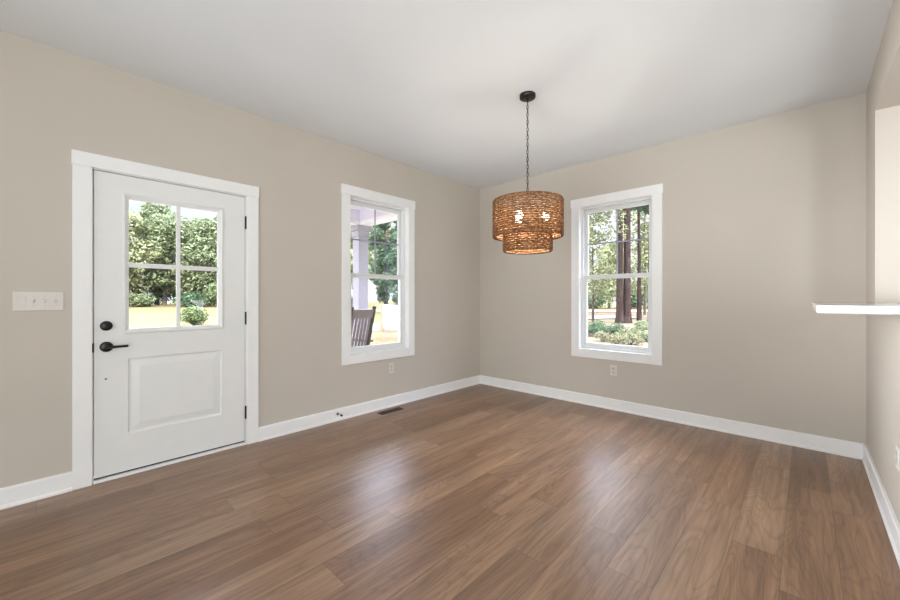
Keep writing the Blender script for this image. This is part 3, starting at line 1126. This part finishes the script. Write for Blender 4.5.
def plant(key, x, y, rz, sc, label, cat, group=None, dz=0.0):
    root, used = PROT[key]
    o = root if not used else copy_tree(root)
    PROT[key][1] = True
    o.location = (x, y, terrain(x, y) + dz)
    o.rotation_euler.z = rz
    o.scale = (sc, sc, sc)
    return tag(o, label, cat, group)


LINE_LABEL = 'dense leafy tree in the treeline across the dry lawn'
G = 'treeline across the front lawn'
for k, (key, x, y, sc) in enumerate([
        ('broad', -33.5, -5.6, 1.0), ('yellow', -34.0, -3.0, 0.95), ('yellow', -33.0, -0.4, 0.92), ('broad', -33.6, 2.0, 0.9), ('broad', -31.8, 4.5, 0.86),
        ('broad', -31.0, 6.6, 1.0), ('yellow', -30.0, 9.0, 1.0), ('tall', -37.5, -4.4, 0.80), ('tall', -38.0, -1.0, 0.76), ('tall', -38.0, 2.2, 0.90),
        ('tall', -37.0, 5.0, 0.80), ('tall', -35.6, 7.6, 0.83), ('broad', -35.0, 8.9, 1.1), ('broad', -29.0, 11.6, 1.1)]):
    plant(key, x, y, k * 1.7, sc, LINE_LABEL, 'tree', G)

# seen through the porch window
plant('conifer', -20.6, 13.9, 0.4, 1.05, 'dark evergreen tree seen through the porch window, standing behind the small shed', 'tree')
plant('conifer', -17.3, 12.6, 2.1, 0.85, 'dark evergreen tree at the right side of the porch window view', 'tree')
plant('yellow', -17.4, 7.3, 1.2, 0.8, 'yellow-green tree glimpsed left of the porch column', 'tree')
FAR = 'leafy tree far beyond the road'
GF = 'trees beyond the road'
for k, (key, x, y, sc) in enumerate([('tall', -31.5, 17.5, 1.0), ('tall', -33.0, 22.5, 1.0), ('broad', -29.0, 25.5, 1.1), ('broad', -21.0, 33.0, 1.0), ('broad', -16.5, 36.0, 0.9),
                                     ('yellow', -12.0, 37.0, 0.9), ('broad', -8.0, 40.0, 1.0), ('yellow', -4.0, 41.0, 0.9), ('broad', 0.5, 42.0, 1.0)]):
    plant(key, x, y, k * 2.3 + 0.5, sc, FAR, 'tree', GF)
# pines seen through the back window
plant('sparse', -3.95, 13.4, 0.3, 1.0, 'young yellow-green tree left of the large pine in the back window', 'tree')
plant('sparse', -6.6, 17.6, 2.0, 0.9, 'smaller young tree behind the yellow-green one, left in the back window', 'tree')
plant('sparse', -1.1, 17.6, 4.0, 1.2, 'young leafy tree right of the large pine in the back window', 'tree')
plant('sparse', -4.1, 21.8, 5.0, 1.35, 'loose young tree beyond the slim pines, right in the back window', 'tree')
plant('pine', -2.75, 16.2, 0.0, 1.0, 'slim dark pine just right of the large pine trunk', 'tree')
plant('pine', -1.75, 14.4, 2.0, 0.85, 'slimmest pine at the right edge of the back window', 'tree')

bp_ = empty('large_pine', (-2.27, 12.515, terrain(-2.19, 12.59)))
tag(bp_, 'large twin-stemmed pine with red-brown bark in the middle of the back window', 'tree')
seg = 28
rgp = random.Random(3)
for dx, dy, sc, lean in ((-0.113, -0.106, 0.126, -0.010), (0.113, 0.106, 0.132, 0.008)):
    m = MB()
    off = [rgp.uniform(-0.012, 0.012) for _ in range(seg)]
    rows = [(-0.3, 1.95), (0.0, 1.62), (0.25, 1.30), (0.6, 1.14), (1.2, 1.06), (2.5, 1.0), (4.5, 0.95), (7.0, 0.86), (10, 0.7), (14, 0.4)]
    vs = [((r * sc + off[k] + rgp.uniform(-.005, .005)) * math.cos(2 * PI * k / seg) + dx * (1 + lean * z), (r * sc + off[k]) * math.sin(2 * PI * k / seg) + dy * (1 + lean * z), z) for z, r in rows for k in range(seg)]
    fs = [(i * seg + k, i * seg + (k + 1) % seg, (i + 1) * seg + (k + 1) % seg, (i + 1) * seg + k) for i in range(len(rows) - 1) for k in range(seg)]
    m.add(vs, fs, True)
    m.build('trunk', M['bark_pine'], bp_)
brm = MB()
for z, a, L in ((6.2, 2.6, 3.0), (7.5, 0.6, 2.4), (8.6, 4.0, 2.6), (10, 1.8, 2.0), (11.5, 5.2, 1.8)):
    brm.tube([(math.cos(a) * L * q, math.sin(a) * L * q, z + 0.25 * L * q) for q in (0, 0.4, 0.75, 1)], [0.09, 0.06, 0.04, 0.02], 6)
brm.build('branches', M['bark_pine'], bp_)
mesh_obj('crown', leaf_mesh('crown', blobs_for(random.Random(8), 16, 2.6, 7.5, 14.5, 0.9), 3000, 0.16, 8, M['leaf_dark']), bp_)
mesh_obj('vine', leaf_mesh('vine', [(0.05, -0.29, 3.95, 0.24, 0.10, 0.22), (-0.05, -0.28, 4.5, 0.26, 0.10, 0.3), (0.12, -0.29, 3.6, 0.10, 0.08, 0.15)], 260, 0.045, 9, M['leaf_yellow'], 0.2), bp_)


def shrub(name, key_seed, x, y, rx, ry, h, n, size, mat, label, cat, group=None, nb=10):
    r = empty(name, (x, y, terrain(x, y)))
    tag(r, label, cat, group)
    rgl = random.Random(key_seed)
    bl = []
    for k in range(nb):
        w, q = rgl.uniform(0, 2 * PI), math.sqrt(rgl.random()) * 0.6
        bl.append((rx * q * math.cos(w), ry * q * math.sin(w), h * rgl.uniform(0.3, 0.66), rx * 0.42, ry * 0.42, h * 0.34))
    mesh_obj('foliage', leaf_mesh('foliage', bl, n, size, key_seed, M[mat]), r)
    st = MB()
    for k in range(5):
        w = k * 1.3
        st.tube([(0, 0, -0.05), (rx * 0.3 * math.cos(w), ry * 0.3 * math.sin(w), h * 0.4), (rx * 0.45 * math.cos(w), ry * 0.45 * math.sin(w), h * 0.7)], [0.018, 0.012, 0.006], 5)
    st.build('stems', M['bark'], r)
    return r


shrub('round_bush', 21, -15.55, -0.02, 0.62, 0.62, 0.86, 3600, 0.05, 'leaf_bush', 'round clipped green bush alone on the dry lawn', 'bush')
for k, (x, y, h, mt) in enumerate([(-29.6, 4.9, 1.9, 'leaf_bush'), (-30.2, 3.1, 1.2, 'leaf_dark'), (-31.5, 0.2, 1.0, 'leaf'), (-30.8, 6.6, 1.7, 'leaf')]):
    shrub('shrub', 30 + k, x, y, 1.3, 1.3, h, 1600, 0.11, mt,
          ['bright green shrub at the foot of the treeline, right in the door glass', 'low dark shrub at the foot of the treeline',
           'low sage shrub at the left foot of the treeline', 'sage shrub beyond the bright one at the treeline'][k], 'shrub')
for k in range(12):
    y = -7.0 + k * 1.75
    shrub('shrub', 70 + k, -36.0 + abs(k - 5) * 0.25 + (k % 3) * 0.8, y, 1.5, 1.3, 2.3 + 0.4 * (k % 3), 1100, 0.13, 'leaf_dark' if k % 3 else 'leaf',
          'shady shrub among the trunks of the treeline', 'shrub', 'undergrowth of the front treeline')
for k in range(19):
    q = k / 18
    shrub('shrub', 90 + k, -27.0 + 27.5 * q + (k % 2), 21.5 + 21.0 * q + 1.0 * (k % 2), 1.9, 1.9, 2.0 + 0.7 * (k % 3), 1100, 0.14, 'leaf' if k % 2 else 'leaf_dark',
          'shrub along the far side of the pale road', 'shrub', 'undergrowth beyond the road')
HG = 'dark low shrubs behind the house'
for k, (x, y) in enumerate([(-2.35, 8.9), (-1.95, 9.3), (-1.55, 9.6), (-2.75, 9.3), (-2.2, 9.9)]):
    shrub('low_shrub', 40 + k, x, y, 0.45, 0.45, 0.50, 900, 0.032, 'leaf_dark', 'low green shrub in the row left of the large pine', 'shrub', HG, 7)
for k, (x, y) in enumerate([(-0.75, 10.4), (-0.55, 11.3), (-0.35, 9.7), (-1.05, 9.3), (-0.9, 8.6), (-1.45, 8.2), (-0.2, 12.0), (-0.55, 8.0), (-0.3, 8.9), (-0.75, 7.5), (-1.15, 10.0), (-0.1, 10.6), (-1.25, 11.2)]):
    shrub('weed_clump', 50 + k, x, y, 0.40, 0.40, 0.36, 600, 0.032, 'leaf_dry' if k % 2 else 'leaf', 'straggly green weed clump at the foot of the large pine', 'weed', 'weeds around the large pine', 6)

# ------------------------------------------------------------------ outdoors: far house, fence, car
hs = empty('garden_shed', (-18.7, 10.75, terrain(-18.7, 10.75)), R(145))    # gable towards the house
tag(hs, 'small tan shed with a pale roof beyond the porch column', 'shed')
MB().box(-1.25, 1.25, 0.0, 2.4, -0.3, 1.15).add([(-1.25, 0, 1.15), (1.25, 0, 1.15), (0, 0, 2.0)], [(0, 1, 2)]).build('wall', M['housewall'], hs)
MB().add([(-1.6, -0.3, 1.10), (0, -0.3, 2.22), (1.6, -0.3, 1.10), (-1.6, 2.7, 1.10), (0, 2.7, 2.22), (1.6, 2.7, 1.10),
          (-1.6, -0.3, 1.0), (0, -0.3, 2.10), (1.6, -0.3, 1.0), (-1.6, 2.7, 1.0), (0, 2.7, 2.10), (1.6, 2.7, 1.0)],
         [(0, 1, 4, 3), (1, 2, 5, 4), (6, 9, 10, 7), (7, 10, 11, 8), (0, 6, 7, 1), (1, 7, 8, 2), (3, 4, 10, 9), (4, 5, 11, 10), (0, 3, 9, 6), (2, 8, 11, 5)]).build('roof', M['roofing'], hs)
MB().box(-0.45, 0.45, -0.04, 0.02, -0.1, 1.05).build('door', M['houseglass'], hs)

fn = empty('fabric_fence', (-6.88, 3.36, terrain(-6.88, 3.36)), R(48))
tag(fn, 'white fabric barrier stretched between thin wooden stakes beyond the porch', 'fence')
MB().box(-0.022, 0.022, -0.022, 0.022, -0.2, 1.36).build('stake', M['stake'], fn)
MB().box(1.578, 1.622, -0.022, 0.022, -0.2, 1.36).build('stake', M['stake'], fn)
MB().box(-1.022, -0.978, -0.022, 0.022, -0.2, 1.0).build('stake', M['stake'], fn)
cl = MB()
n = 24
for x0, x1, z0, zt in ((0.03, 1.58, 0.33, 1.26), (-0.98, -0.03, 0.36, 0.64)):
    vs, fs = [], []
    for i in range(n + 1):
        t = i / n
        x = x0 + (x1 - x0) * t
        sag = 0.05 * math.sin(PI * t)
        for z in (z0 - 0.02 * math.sin(9 * t), zt - sag):
            vs += [(x, 0.03 + 0.012 * math.sin(7 * t), z), (x, 0.036 + 0.012 * math.sin(7 * t), z)]
    for i in range(n):
        a, b = 4 * i, 4 * i + 4
        fs += [(a, b, b + 2, a + 2), (a + 1, a + 3, b + 3, b + 1), (a + 2, b + 2, b + 3, a + 3), (a, a + 1, b + 1, b)]
    fs += [(0, 2, 3, 1), (4 * n, 4 * n + 1, 4 * n + 3, 4 * n + 2)]
    cl.add(vs, fs, True)
cl.build('fabric', M['fabric'], fn)
